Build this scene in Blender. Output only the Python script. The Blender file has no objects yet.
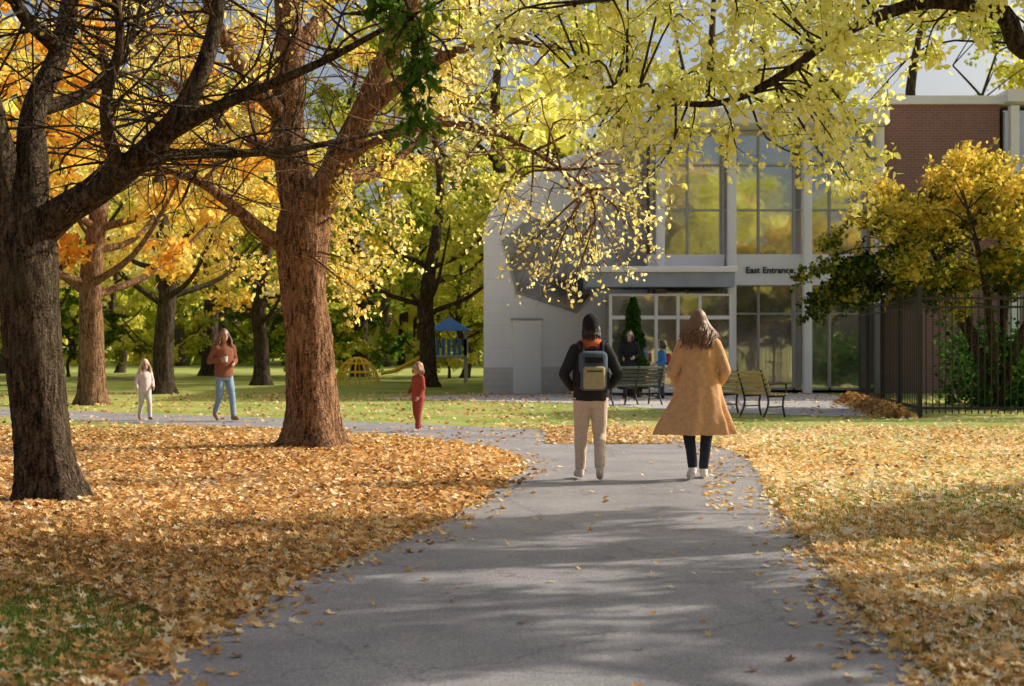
import bpy, bmesh, math, random
import numpy as np
from mathutils import Vector, Matrix
rng = np.random.default_rng(11)
random.seed(5)
F = 1400.0
CH = 1.45
def wp(px, py, D):
    return np.array([(px-512)/F*D, D, CH-(py-343)/F*D])
C = bpy.context.scene.collection

# ---------------------------------------------------------------- mesh builder
class MB:
    def __init__(s):
        s.V=[]; s.n=0; s.G=[]
    def add(s, V, Fa, mat=0, attr=None, smooth=True):
        V=np.asarray(V,float).reshape(-1,3); Fa=np.asarray(Fa,int)
        if len(Fa)==0: return
        if attr is None: attr=np.zeros(len(Fa))
        attr=np.broadcast_to(np.asarray(attr,float),(len(Fa),))
        s.V.append(V); s.G.append((Fa+s.n, mat, attr, smooth)); s.n+=len(V)
    def build(s, name, mats, parent=None, loc=None, link=True):
        me=bpy.data.meshes.new(name)
        V=np.concatenate(s.V)
        me.vertices.add(len(V)); me.vertices.foreach_set("co",V.astype(np.float32).ravel())
        li=[];ls=[];mi=[];at=[];sm=[];off=0
        for Fa,m,a,smo in s.G:
            n,k=Fa.shape
            li.append(Fa.ravel()); ls.append(off+np.arange(n)*k); off+=n*k
            mi.append(np.full(n,m)); at.append(a); sm.append(np.full(n,smo))
        li=np.concatenate(li);ls=np.concatenate(ls);mi=np.concatenate(mi);at=np.concatenate(at);sm=np.concatenate(sm)
        me.loops.add(len(li)); me.loops.foreach_set("vertex_index",li.astype(np.int32))
        me.polygons.add(len(ls)); me.polygons.foreach_set("loop_start",ls.astype(np.int32))
        for m in mats: me.materials.append(m)
        me.polygons.foreach_set("material_index",mi.astype(np.int32))
        me.polygons.foreach_set("use_smooth",sm.astype(bool))
        A=me.attributes.new("lc",'FLOAT','FACE'); A.data.foreach_set("value",at.astype(np.float32))
        me.update(calc_edges=True)
        if not link: return me
        o=bpy.data.objects.new(name,me); C.objects.link(o)
        if parent is not None: o.parent=parent
        if loc is not None: o.location=loc
        return o
def empty(name, loc=(0,0,0)):
    e=bpy.data.objects.new(name,None); e.location=loc; C.objects.link(e); e.empty_display_size=0.3; return e

def catmull(P,m):
    P=np.asarray(P,float); n=len(P)
    if n<3:
        t=np.linspace(0,1,m)[:,None]; return P[0]*(1-t)+P[-1]*t
    Q=np.vstack([2*P[0]-P[1],P,2*P[-1]-P[-2]])
    u=np.linspace(0,n-1-1e-9,m); i=u.astype(int); t=(u-i)[:,None]
    p0,p1,p2,p3=Q[i],Q[i+1],Q[i+2],Q[i+3]
    return 0.5*((2*p1)+(-p0+p2)*t+(2*p0-5*p1+4*p2-p3)*t*t+(-p0+3*p1-3*p2+p3)*t**3)

def tube(mb,P,R,sides=8,mat=0,flare=0.0,rough=0.0,m=None,attr=0.0,cap=True):
    P=np.asarray(P,float); R=np.asarray(R,float)
    if m is not None:
        R=np.interp(np.linspace(0,len(R)-1,m),np.arange(len(R)),R); P=catmull(P,m)
    n=len(P)
    T=np.gradient(P,axis=0); T/=np.linalg.norm(T,axis=1)[:,None]+1e-9
    ref=np.array([1.,0,0]) if abs(T[0][0])<0.8 else np.array([0,1.,0])
    U=np.cross(T[0],ref); U/=np.linalg.norm(U)
    th=np.arange(sides)*2*math.pi/sides
    ph=rng.random(4)*6.28
    V=np.zeros((n,sides,3))
    for i in range(n):
        U=U-T[i]*np.dot(U,T[i]); U/=np.linalg.norm(U)+1e-9
        W=np.cross(T[i],U)
        r=np.full(sides,R[i])
        if flare>0:
            h=P[i][2]-P[0][2]
            f=math.exp(-max(h,0)/0.22)
            r=r*(1+flare*f*(0.75+0.45*np.sin(5*th+ph[0])+0.25*np.sin(3*th+ph[1])))
        if rough>0:
            r=r*(1+rough*(np.sin(4*th+ph[2]+i*.12)+.7*np.sin(7*th+ph[3]-i*.15)+.5*np.sin(13*th+ph[0]+i*.1))+rough*.5*rng.standard_normal(sides))
        V[i]=P[i]+np.cos(th)[:,None]*U*r[:,None]+np.sin(th)[:,None]*W*r[:,None]
    idx=np.arange(n*sides).reshape(n,sides)
    a=idx[:-1]; b=idx[1:]
    Q=np.stack([a,np.roll(a,-1,1),np.roll(b,-1,1),b],-1).reshape(-1,4)
    mb.add(V.reshape(-1,3),Q,mat,attr)
    if cap:
        mb.add(V[-1],np.arange(sides)[None,:],mat,attr,False)
        mb.add(V[0],np.arange(sides)[::-1][None,:],mat,attr,False)

# leaf templates
OVAL=(np.array([[0,0,0],[.30,.30,.09],[.24,.68,.06],[0,1,-.03],[-.24,.68,.06],[-.30,.30,.09]]),np.array([[0,1,2,3],[0,3,4,5]]))
DIAM=(np.array([[0,-.5,0],[.42,0.05,.1],[0,.5,0],[-.42,.05,.1]]),np.array([[0,1,2,3]]))
_mp=[]
for i in range(10):
    ang=-math.pi/2+i*2*math.pi/10
    rr=[0.16,.50,.27,.56,.30,.62,.30,.56,.27,.50][i]
    _mp.append([rr*math.cos(ang),rr*math.sin(ang),0.35*rr*rr*(1 if i%2 else .2)])
MAPLE=(np.array(_mp),np.array([list(range(10))]))

def add_leaves(mb,P,size,tmpl,mat,col,up=0.0,droop=0.0,tilt=None):
    N=len(P)
    if N==0: return
    TV,TF=tmpl
    n=rng.standard_normal((N,3))
    if tilt is not None:
        n*=tilt; n[:,2]=1
    n[:,2]=np.abs(n[:,2])+up if up>0 else n[:,2]
    n/=np.linalg.norm(n,axis=1)[:,None]
    t=rng.standard_normal((N,3)); t[:,2]-=droop
    t-=n*np.sum(t*n,1)[:,None]; t/=np.linalg.norm(t,axis=1)[:,None]+1e-9
    b=np.cross(t,n)
    s=(np.asarray(size)*rng.uniform(.6,1.3,N))[:,None,None]
    V=P[:,None,:]+s*(TV[None,:,0,None]*b[:,None,:]+TV[None,:,1,None]*t[:,None,:]+TV[None,:,2,None]*n[:,None,:])
    k=len(TV)
    Fa=(TF[None]+ (np.arange(N)*k)[:,None,None]).reshape(-1,TF.shape[1])
    mb.add(V.reshape(-1,3),Fa,mat,np.repeat(np.broadcast_to(col,(N,)),len(TF)),False)

# ---------------------------------------------------------------- materials
def nodes(name):
    m=bpy.data.materials.new(name); m.use_nodes=True
    nt=m.node_tree; nt.nodes.clear()
    out=nt.nodes.new("ShaderNodeOutputMaterial")
    return m,nt,out
def N(nt,t,**kw):
    n=nt.nodes.new(t)
    for k,v in kw.items():
        if k in n.inputs: n.inputs[k].default_value=v
        else: setattr(n,k,v)
    return n
def ramp(nt,fac,cols,pos=None,interp='LINEAR'):
    r=nt.nodes.new("ShaderNodeValToRGB"); e=r.color_ramp; e.interpolation=interp
    if pos is None: pos=np.linspace(0,1,len(cols))
    while len(e.elements)<len(cols): e.elements.new(0.5)
    for i,(c,p) in enumerate(zip(cols,pos)):
        e.elements[i].position=p; e.elements[i].color=(*c,1)
    nt.links.new(fac,r.inputs[0]); return r.outputs[0]
def leafmat(name,cols,trans=0.5,pos=None):
    m,nt,out=nodes(name)
    a=N(nt,"ShaderNodeAttribute",attribute_name="lc")
    c=ramp(nt,a.outputs["Fac"],cols,pos)
    d=N(nt,"ShaderNodeBsdfDiffuse")
    t=N(nt,"ShaderNodeBsdfTranslucent"); mx=N(nt,"ShaderNodeMixShader"); mx.inputs[0].default_value=trans
    nt.links.new(c,d.inputs[0]); nt.links.new(c,t.inputs[0])
    nt.links.new(d.outputs[0],mx.inputs[1]); nt.links.new(t.outputs[0],mx.inputs[2]); nt.links.new(mx.outputs[0],out.inputs[0])
    return m
def surf(name,c1,c2,scale=5,rough=.8,bump=.2,stretch=(1,1,1),detail=4,metal=0,spec=.4,bdist=.02):
    m,nt,out=nodes(name)
    tc=N(nt,"ShaderNodeTexCoord"); mp=N(nt,"ShaderNodeMapping"); mp.inputs["Scale"].default_value=stretch
    nz=N(nt,"ShaderNodeTexNoise",Scale=scale,Detail=detail,Roughness=.65)
    p=N(nt,"ShaderNodeBsdfPrincipled",Roughness=rough,Metallic=metal); p.inputs["Specular IOR Level"].default_value=spec
    nt.links.new(tc.outputs["Object"],mp.inputs[0]); nt.links.new(mp.outputs[0],nz.inputs["Vector"])
    c=ramp(nt,nz.outputs["Fac"],[c1,c2],[.32,.68]); nt.links.new(c,p.inputs["Base Color"])
    if bump>0:
        b=N(nt,"ShaderNodeBump",Strength=bump,Distance=bdist); nt.links.new(nz.outputs["Fac"],b.inputs["Height"]); nt.links.new(b.outputs[0],p.inputs["Normal"])
    nt.links.new(p.outputs[0],out.inputs[0]); return m
def barkmat(name,cols,lichen=(.3,.27,.2)):
    m,nt,out=nodes(name)
    tc=N(nt,"ShaderNodeTexCoord"); mp=N(nt,"ShaderNodeMapping"); mp.inputs["Scale"].default_value=(1,1,.2)
    nz=N(nt,"ShaderNodeTexNoise",Scale=24,Detail=5,Roughness=.72,Distortion=.6)
    n2=N(nt,"ShaderNodeTexNoise",Scale=2.2,Detail=2)
    nb=N(nt,"ShaderNodeTexNoise",Scale=45,Detail=1)
    nt.links.new(tc.outputs["Object"],mp.inputs[0]); nt.links.new(mp.outputs[0],nz.inputs["Vector"])
    nt.links.new(tc.outputs["Object"],n2.inputs["Vector"]); nt.links.new(tc.outputs["Object"],nb.inputs["Vector"])
    mu=N(nt,"ShaderNodeMath",operation='MULTIPLY_ADD'); mu.inputs[1].default_value=.35; nt.links.new(nb.outputs["Fac"],mu.inputs[0]); nt.links.new(nz.outputs["Fac"],mu.inputs[2])
    c=ramp(nt,mu.outputs[0],cols,[0.56,.68,.83])
    mx=N(nt,"ShaderNodeMix",data_type='RGBA'); mx.inputs[7].default_value=(*lichen,1)
    f=ramp(nt,n2.outputs["Fac"],[(0,0,0),(.5,.5,.5)],[.45,.75]); nt.links.new(f,mx.inputs[0]); nt.links.new(c,mx.inputs[6])
    p=N(nt,"ShaderNodeBsdfDiffuse"); nt.links.new(mx.outputs[2],p.inputs[0])
    b=N(nt,"ShaderNodeBump",Strength=1,Distance=.08); nt.links.new(mu.outputs[0],b.inputs["Height"]); nt.links.new(b.outputs[0],p.inputs["Normal"])
    nt.links.new(p.outputs[0],out.inputs[0]); return m

BARK_A=barkmat("bark_dark",[(.022,.015,.011),(.085,.06,.042),(.19,.145,.10)],(.11,.10,.06))
BARK_B=barkmat("bark_warm",[(.045,.025,.015),(.25,.14,.08),(.52,.31,.18)],(.38,.22,.12))
L_YEL=leafmat("leaf_yellow",[(.38,.46,.06),(.78,.78,.14),(.94,.90,.28),(.96,.94,.50)],.66)
L_GOLD=leafmat("leaf_gold",[(.74,.38,.05),(.90,.64,.10),(.95,.82,.22),(.96,.90,.45)],.62)
L_ORANGE=leafmat("leaf_orange",[(.60,.22,.04),(.86,.44,.06),(.93,.64,.12),(.94,.80,.28)],.62)
L_GREEN=leafmat("leaf_green",[(.025,.07,.012),(.06,.15,.02),(.16,.26,.035),(.40,.40,.06)],.5)
L_YG=leafmat("leaf_yellow_green",[(.10,.18,.025),(.34,.40,.045),(.72,.68,.10),(.88,.80,.20)],.6)
L_SHRUB=leafmat("leaf_shrub",[(.03,.06,.012),(.12,.17,.025),(.60,.50,.06),(.88,.66,.12)],.5)
L_LIT=leafmat("leaf_litter_mat",[(.22,.12,.055),(.56,.29,.10),(.84,.52,.19),(.90,.70,.38),(.94,.85,.64)],.25)
GRASSB=leafmat("grass_blade",[(.06,.11,.02),(.13,.22,.04),(.30,.34,.08)],.4)

# ---------------------------------------------------------------- ground
def ground_mat():
    m,nt,out=nodes("ground_leaf_grass")
    tc=N(nt,"ShaderNodeTexCoord"); P=tc.outputs["Object"]
    sx=N(nt,"ShaderNodeSeparateXYZ"); nt.links.new(P,sx.inputs[0])
    vo=N(nt,"ShaderNodeTexVoronoi",Scale=18,Randomness=1); nt.links.new(P,vo.inputs["Vector"])
    cs=N(nt,"ShaderNodeSeparateColor"); nt.links.new(vo.outputs["Color"],cs.inputs[0])
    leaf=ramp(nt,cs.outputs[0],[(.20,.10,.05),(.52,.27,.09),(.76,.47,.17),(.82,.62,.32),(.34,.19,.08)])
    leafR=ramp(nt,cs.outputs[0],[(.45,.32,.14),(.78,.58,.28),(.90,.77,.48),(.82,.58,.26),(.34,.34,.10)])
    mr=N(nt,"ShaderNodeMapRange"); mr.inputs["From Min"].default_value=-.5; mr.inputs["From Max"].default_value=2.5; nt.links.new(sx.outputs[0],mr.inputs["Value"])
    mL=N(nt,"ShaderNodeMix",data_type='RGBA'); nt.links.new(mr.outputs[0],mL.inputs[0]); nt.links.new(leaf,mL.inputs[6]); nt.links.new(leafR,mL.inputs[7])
    n1=N(nt,"ShaderNodeTexNoise",Scale=60,Detail=1); nt.links.new(P,n1.inputs["Vector"])
    n2=N(nt,"ShaderNodeTexNoise",Scale=.6,Detail=4,Roughness=.6); nt.links.new(P,n2.inputs["Vector"])
    g=ramp(nt,n1.outputs["Fac"],[(.10,.17,.03),(.22,.32,.07),(.40,.46,.14)],[.3,.5,.7])
    g2=N(nt,"ShaderNodeMix",data_type='RGBA'); nt.links.new(ramp(nt,n2.outputs["Fac"],[(.6,.6,.6),(0,0,0)],[.4,.65]),g2.inputs[0]); nt.links.new(g,g2.inputs[6]); g2.inputs[7].default_value=(.50,.46,.17,1)
    fy=N(nt,"ShaderNodeMapRange"); fy.inputs["From Min"].default_value=18; fy.inputs["From Max"].default_value=25; nt.links.new(sx.outputs[1],fy.inputs["Value"])
    fr=N(nt,"ShaderNodeMapRange"); fr.inputs["From Min"].default_value=2; fr.inputs["From Max"].default_value=4; fr.inputs["To Max"].default_value=.5; nt.links.new(sx.outputs[0],fr.inputs["Value"])
    ds=N(nt,"ShaderNodeVectorMath",operation='DISTANCE'); ds.inputs[1].default_value=(-3.6,6.6,0); nt.links.new(P,ds.inputs[0])
    pm=N(nt,"ShaderNodeMapRange"); pm.inputs["From Min"].default_value=2.4; pm.inputs["From Max"].default_value=1.0; nt.links.new(ds.outputs["Value"],pm.inputs["Value"])
    mxm=N(nt,"ShaderNodeMath",operation='MAXIMUM'); nt.links.new(fy.outputs[0],mxm.inputs[0]); nt.links.new(pm.outputs[0],mxm.inputs[1])
    mx2=N(nt,"ShaderNodeMath",operation='MAXIMUM'); nt.links.new(mxm.outputs[0],mx2.inputs[0]); nt.links.new(fr.outputs[0],mx2.inputs[1])
    a=N(nt,"ShaderNodeMath",operation='MULTIPLY_ADD'); a.inputs[1].default_value=1.7; a.inputs[2].default_value=-.78; nt.links.new(n2.outputs["Fac"],a.inputs[0])
    a2=N(nt,"ShaderNodeMath",operation='ADD'); nt.links.new(a.outputs[0],a2.inputs[0]); nt.links.new(mx2.outputs[0],a2.inputs[1])
    a3=N(nt,"ShaderNodeMath",operation='MULTIPLY_ADD'); a3.inputs[1].default_value=.9; a3.inputs[2].default_value=.05; nt.links.new(cs.outputs[1],a3.inputs[0])
    gt=N(nt,"ShaderNodeMath",operation='GREATER_THAN'); nt.links.new(a2.outputs[0],gt.inputs[0]); nt.links.new(a3.outputs[0],gt.inputs[1])
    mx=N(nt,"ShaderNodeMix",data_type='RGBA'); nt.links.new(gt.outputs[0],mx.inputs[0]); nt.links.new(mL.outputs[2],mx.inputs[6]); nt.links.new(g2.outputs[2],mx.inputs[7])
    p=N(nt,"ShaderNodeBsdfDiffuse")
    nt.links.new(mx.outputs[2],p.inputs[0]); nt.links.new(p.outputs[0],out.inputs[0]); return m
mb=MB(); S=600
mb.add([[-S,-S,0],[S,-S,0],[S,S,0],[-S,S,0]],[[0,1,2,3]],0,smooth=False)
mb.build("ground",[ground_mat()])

def asphalt():
    m,nt,out=nodes("asphalt")
    tc=N(nt,"ShaderNodeTexCoord"); P=tc.outputs["Object"]
    n1=N(nt,"ShaderNodeTexNoise",Scale=120,Detail=2,Roughness=.8); n2=N(nt,"ShaderNodeTexNoise",Scale=1.1,Detail=5,Roughness=.65)
    for q in (n1,n2): nt.links.new(P,q.inputs["Vector"])
    c1=ramp(nt,n1.outputs["Fac"],[(.12,.115,.12),(.31,.30,.305),(.56,.54,.54)],[.3,.5,.72])
    c2=ramp(nt,n2.outputs["Fac"],[(.72,.71,.73),(1.08,1.06,1.03)],[.35,.65])
    mx=N(nt,"ShaderNodeMix",data_type='RGBA',blend_type='MULTIPLY'); mx.inputs[0].default_value=1
    nt.links.new(c1,mx.inputs[6]); nt.links.new(c2,mx.inputs[7])
    ad=N(nt,"ShaderNodeVectorMath",operation='ADD'); sc=N(nt,"ShaderNodeVectorMath",operation='SCALE'); sc.inputs["Scale"].default_value=.9
    nt.links.new(n2.outputs["Color"],sc.inputs[0]); nt.links.new(P,ad.inputs[0]); nt.links.new(sc.outputs[0],ad.inputs[1])
    v=N(nt,"ShaderNodeTexVoronoi",Scale=.45); v.feature='DISTANCE_TO_EDGE'; nt.links.new(ad.outputs[0],v.inputs["Vector"])
    cr=ramp(nt,v.outputs["Distance"],[(.6,.6,.6),(1,1,1)],[.001,.006])
    m2=N(nt,"ShaderNodeMix",data_type='RGBA',blend_type='MULTIPLY'); m2.inputs[0].default_value=1
    nt.links.new(mx.outputs[2],m2.inputs[6]); nt.links.new(cr,m2.inputs[7])
    p=N(nt,"ShaderNodeBsdfPrincipled",Roughness=.6); nt.links.new(m2.outputs[2],p.inputs["Base Color"])
    b=N(nt,"ShaderNodeBump",Strength=.8,Distance=.01); nt.links.new(n1.outputs["Fac"],b.inputs["Height"]); nt.links.new(b.outputs[0],p.inputs["Normal"])
    nt.links.new(p.outputs[0],out.inputs[0]); return m
PL=[(-1.75,-6),(-1.75,0),(-1.7,3),(-1.61,5.9),(-1.30,8.6),(-.85,10.3),(-.45,12),(-.15,14),(.1,16),(.05,17.8),(-.5,19.7),(-1.5,21.2),(-2.9,22.6),(-5.9,24.6),(-9,26.8),(-14,29.5),(-30,37)]
PR=[(1.75,-6),(1.75,0),(1.75,3),(1.8,5.9),(1.98,8.6),(2.15,10.3),(2.3,12),(2.5,14),(2.8,16),(2.95,18),(2.8,20),(2.0,21.8),(0,23.8),(-3.2,26.1),(-6.6,28.2),(-12,31.3),(-29,40)]
M=220
pl=catmull(np.c_[PL,np.zeros(len(PL))],M); pr=catmull(np.c_[PR,np.zeros(len(PR))],M)
jit=np.convolve(rng.standard_normal(M+8),np.ones(3)/3,'same')[4:-4]*.035
pl[:,0]+=jit; pr[:,0]+=np.roll(jit,31)
pl[:,2]=pr[:,2]=.004
mb=MB()
K=9; ts=np.linspace(0,1,K)
G=pl[:,None,:]*(1-ts)[None,:,None]+pr[:,None,:]*ts[None,:,None]
idx=np.arange(M*K).reshape(M,K)
Q=np.stack([idx[:-1,:-1],idx[:-1,1:],idx[1:,1:],idx[1:,:-1]],-1).reshape(-1,4)
mb.add(G.reshape(-1,3),Q,0)
mb.build("asphalt_path",[asphalt()])
def in_path(X,Y):
    xl=np.interp(Y,pl[:,1],pl[:,0]); xr=np.interp(Y,pr[:,1],pr[:,0])
    r=(X>xl)&(X<xr)
    a=(Y>20)
    yl=np.interp(-X,-pl[120:,0],pl[120:,1]); yr=np.interp(-X,-pr[130:,0],pr[130:,1])
    far=(Y>yl)&(Y<yr)&(X<0.5)&(Y>19)
    return (r&~a)|far
CONC=surf("concrete_paving",(.40,.385,.37),(.55,.53,.51),3,.85,.15)
mb=MB()
plz=[(-3.5,36.2),(1.2,33.8),(4.2,29.2),(6.2,27.7),(7.7,27.7),(8.2,31),(8.9,40),(3,40.6),(-1.6,38.6)]
mb.add([(x,y,.008) for x,y in plz],[list(range(len(plz)))],0,smooth=False)
mb.build("entrance_plaza",[CONC])

# ---------------------------------------------------------------- leaf litter
def litter():
    mb=MB()
    def batch(n,y0,y1,size,tm,dens):
        Y=rng.uniform(y0,y1,n); hw=.40*Y+2.0
        X=rng.uniform(-1,1,n)*hw
        u=rng.random(n)
        cl=.5+.5*np.sin(X*1.9+np.sin(Y*1.3)*1.5)*np.sin(Y*1.1+X*.7)
        cl=cl*.6+.4*(.5+.5*np.sin(X*4.3+Y*1.7)*np.sin(Y*3.9-X*2.1+1))
        p=dens*(.25+1.05*cl)
        p=np.where(X>2.3,p*.5,p)
        patch=np.hypot(X+3.6,Y-6.6); p=np.where(patch<1.9,p*.2,p)
        patch2=np.hypot(X-3.9,Y-6.0); p=np.where(patch2<1.0,p*.5,p)
        ip=in_path(X,Y)
        xl=np.interp(Y,pl[:,1],pl[:,0]); xr=np.interp(Y,pr[:,1],pr[:,0]); ed=np.minimum(X-xl,xr-X)
        pp=np.where(ed<.45,.22*np.exp(-ed/.15),.002); pp=np.where((X>xr-.6)&(Y>12),.08,pp); pp=np.where(Y>20,.03,pp)
        p=np.where(ip,pp,p)
        k=u<p; X=X[k];Y=Y[k];n=len(X); cl=cl[k]
        z=rng.uniform(.008,.045,n); z=np.where(ip[k],.012,z)
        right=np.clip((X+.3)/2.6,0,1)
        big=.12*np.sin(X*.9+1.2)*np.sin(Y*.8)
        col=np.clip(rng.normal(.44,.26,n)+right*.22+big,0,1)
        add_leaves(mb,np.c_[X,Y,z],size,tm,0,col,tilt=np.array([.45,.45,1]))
    batch(150000,4.2,12,.062,MAPLE,.85)
    batch(150000,12,24,.07,DIAM,.8)
    batch(30000,24,40,.09,DIAM,.3)
    return mb
lit=litter()
n=4500; X=rng.normal(0,1,n); Y=rng.uniform(27.0,34.5,n)
x=7.75+(Y-27.3)*.11-.25+X*.18; z=np.abs(rng.random(n))*.24*np.exp(-X**2*.6)+.01
add_leaves(lit,np.c_[x,Y,z],.1,MAPLE,0,np.clip(rng.normal(.35,.2,n),0,1))
lit.build("fallen_leaves",[L_LIT])
mb=MB()
X=np.r_[rng.normal(-3.6,1.2,26000),rng.uniform(1.8,5.6,30000),rng.uniform(-4,-1,8000)]; Y=np.r_[rng.normal(6.5,1.3,26000),rng.uniform(4.5,14,30000),rng.uniform(5,12,8000)]
k=~in_path(X,Y); X=X[k];Y=Y[k];n=len(X)
h=rng.uniform(.03,.075,n); a=rng.random(n)*6.28; l=rng.normal(0,.02,(n,2))
V=np.zeros((n,3,3)); V[:,0]=np.c_[X-.004*np.cos(a),Y-.004*np.sin(a),0*X]; V[:,1]=np.c_[X+.004*np.cos(a),Y+.004*np.sin(a),0*X]; V[:,2]=np.c_[X+l[:,0],Y+l[:,1],h]
mb.add(V.reshape(-1,3),np.arange(3*n).reshape(n,3),0,rng.random(n),False)
mb.build("grass",[GRASSB])

# ---------------------------------------------------------------- trees
def cluster(mb,start,cen,rad,nleaf,ls,tm=OVAL,lm=1,r0=.03,ntw=10,cbase=.5,cvar=.2,droop=1.0,sag=.15,tw=True):
    start=np.asarray(start,float); cen=np.asarray(cen,float); rad=np.asarray(rad,float)*np.ones(3)
    mid=(start+cen)/2+rng.standard_normal(3)*.12*np.linalg.norm(cen-start)+np.array([0,0,sag*np.linalg.norm(cen-start)])
    L=catmull([start,mid,cen],7)
    tube(mb,L,np.linspace(r0,r0*.35,7),5,0,cap=False)
    ends=[];st=[]
    for i in range(ntw):
        s=L[rng.integers(3,7)]
        d=rng.standard_normal(3); d/=np.linalg.norm(d); e=cen+d*rad*rng.uniform(.5,1.05)
        m=(s+e)/2+rng.standard_normal(3)*.12*rad
        if tw or i%2==0: tube(mb,catmull([s,m,e],4),[r0*.3,r0*.25,r0*.18,r0*.1],3,0,cap=False)
        st.append(s); ends.append((m,e))
    st=np.array(st); mm=np.array([a for a,b in ends]); ee=np.array([b for a,b in ends])
    i=rng.integers(0,ntw,nleaf); t=rng.random(nleaf)**.7; t=t[:,None]
    P=(1-t)**2*st[i]+2*t*(1-t)*mm[i]+t*t*ee[i]
    P+=rng.standard_normal((nleaf,3))*rad*.13
    P[:,2]=np.maximum(P[:,2],.05)
    col=np.clip(cbase+rng.normal(0,cvar,nleaf)+rng.normal(0,.1),0,1)
    add_leaves(mb,P,ls,tm,lm,col,droop=droop)
def nearest(limbs,c):
    best=None;bd=1e9
    for L in limbs:
        d=np.linalg.norm(L-c,axis=1)+.4*np.maximum(L[:,2]-c[2],0)
        i=int(np.argmin(d))
        if d[i]<bd: bd=d[i];best=L[i]
    return best
def twiggy(mb,limbs,n,len0,r0,rise=.4):
    for _ in range(n):
        L=limbs[rng.integers(len(limbs))]; s=L[rng.integers(len(L)//4,len(L))]
        d=rng.standard_normal(3); d[2]=abs(d[2])*rise+rng.normal(0,.25); d/=np.linalg.norm(d)
        l=len0*rng.uniform(.4,1.2)
        P=[s]
        for j in range(5):
            d=d+rng.standard_normal(3)*.22; d/=np.linalg.norm(d); P.append(P[-1]+d*l/5)
        P=np.array(P); tube(mb,P,np.linspace(r0,r0*.25,6),5,0,m=9,cap=False)
        for k in range(3):
            s2=P[rng.integers(1,6)]; d2=d+rng.standard_normal(3)*.8; d2/=np.linalg.norm(d2)
            P2=[s2,s2+d2*l*.2+rng.standard_normal(3)*.05,s2+d2*l*.45+rng.standard_normal(3)*.08]
            tube(mb,P2,[r0*.4,r0*.3,r0*.12],4,0,m=5,cap=False)

# ---- tree A (dark front-left)
mb=MB(); limbs=[]
D=12.9
def limb(mb,pts,rads,sides=12,m=22,rough=.03,flare=0):
    P=np.array([wp(*p) for p in pts]); L=catmull(P,m); limbs.append(L)
    tube(mb,P,rads,sides,0,m=m,rough=rough,flare=flare,cap=False); return L
limb(mb,[(50,503,D),(42,440,D),(36,380,D),(30,310,D),(26,250,D),(24,205,D)],[.265,.25,.25,.255,.28,.26],40,70,.028,.6)
limbs.clear()
limb(mb,[(24,235,D),(2,170,D-.1),(-12,110,D-.3),(-30,30,D-.6),(-50,-80,D-1)],[.21,.17,.14,.11,.06])
limb(mb,[(26,230,D),(32,170,D),(34,110,D+.2),(62,45,D+.5),(75,-40,D+.9),(90,-140,D+1)],[.20,.15,.12,.10,.08,.04])
limb(mb,[(34,236,D),(62,212,D-.1),(112,180,D-.2),(160,138,D-.3),(192,92,D-.3),(214,30,D-.2),(225,-60,D)],[.18,.145,.125,.11,.09,.07,.05])
limb(mb,[(70,208,D),(118,165,D+.3),(190,155,D+.7),(270,152,D+1),(330,143,D+1.2),(400,128,D+1.5)],[.10,.065,.05,.04,.03,.015])
limb(mb,[(160,138,D-.3),(215,108,D-.5),(262,88,D-.6),(330,58,D-.8),(400,20,D-1)],[.08,.055,.042,.035,.02])
limb(mb,[(36,110,D+.2),(90,90,D+.6),(130,40,D+1),(150,-20,D+1.2)],[.08,.06,.045,.03])
limb(mb,[(10,180,D),(-50,140,D+.3),(-120,100,D+.6),(-200,40,D+1)],[.13,.11,.08,.04])
limb(mb,[(60,50,D+.5),(20,10,D),(0,-50,D)],[.08,.06,.03])
limb(mb,[(120,176,D-.2),(105,110,D-.8),(120,40,D-1.2),(110,-30,D-1.5)],[.07,.05,.04,.03])
twiggy(mb,limbs,210,1.5,.016)
for c in [(250,60,14,.5,50),(120,20,13,.7,50),(180,-40,13,.8,140),(-60,40,13,.9,160),(-40,-40,13,.9,160),(300,0,13,.5,80),(-150,20,13,1,250),(-90,130,13,.7,120)]:
    cen=wp(c[0],c[1],c[2]); cluster(mb,nearest(limbs,cen),cen,c[3],c[4],.08,cbase=.65,r0=.02)
mb.build("maple_tree",[BARK_A,L_GOLD])

# ---- tree B
mb=MB(); limbs=[]; D=19.5
limb(mb,[(312,449,D),(312,400,D),(309,340,D),(303,290,D),(303,240,D),(310,195,D)],[.40,.345,.325,.315,.37,.34],44,80,.03,.55)
limbs.clear()
limb(mb,[(303,215,D),(292,165,D),(287,110,D),(290,50,D),(285,-20,D),(280,-120,D)],[.29,.24,.22,.20,.16,.1],16)
limb(mb,[(312,215,D),(338,165,D-.2),(362,115,D-.4),(386,60,D-.5),(412,0,D-.6),(440,-100,D-.8)],[.26,.20,.17,.15,.13,.1],16)
limb(mb,[(298,245,D),(268,236,D-.3),(240,212,D-.6),(205,185,D-.9),(165,170,D-1.2),(110,160,D-1.4)],[.15,.10,.08,.06,.04,.02])
limb(mb,[(335,180,D),(360,150,D-.5),(410,130,D-1.4),(470,125,D-2.4),(530,150,D-3.2),(590,190,D-3.8)],[.10,.065,.05,.035,.025,.012])
limb(mb,[(362,115,D-.4),(420,70,D-1.5),(490,40,D-2.6),(560,50,D-3.5)],[.12,.08,.05,.025])
limb(mb,[(287,120,D),(250,80,D-.6),(215,20,D-1),(190,-50,D-1.4)],[.14,.10,.08,.04])
limb(mb,[(290,60,D),(330,0,D+1),(350,-80,D+1.5)],[.14,.10,.05])
limb(mb,[(290,160,D),(230,130,D+1),(180,90,D+2),(140,40,D+2.5)],[.12,.08,.06,.03])
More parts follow.
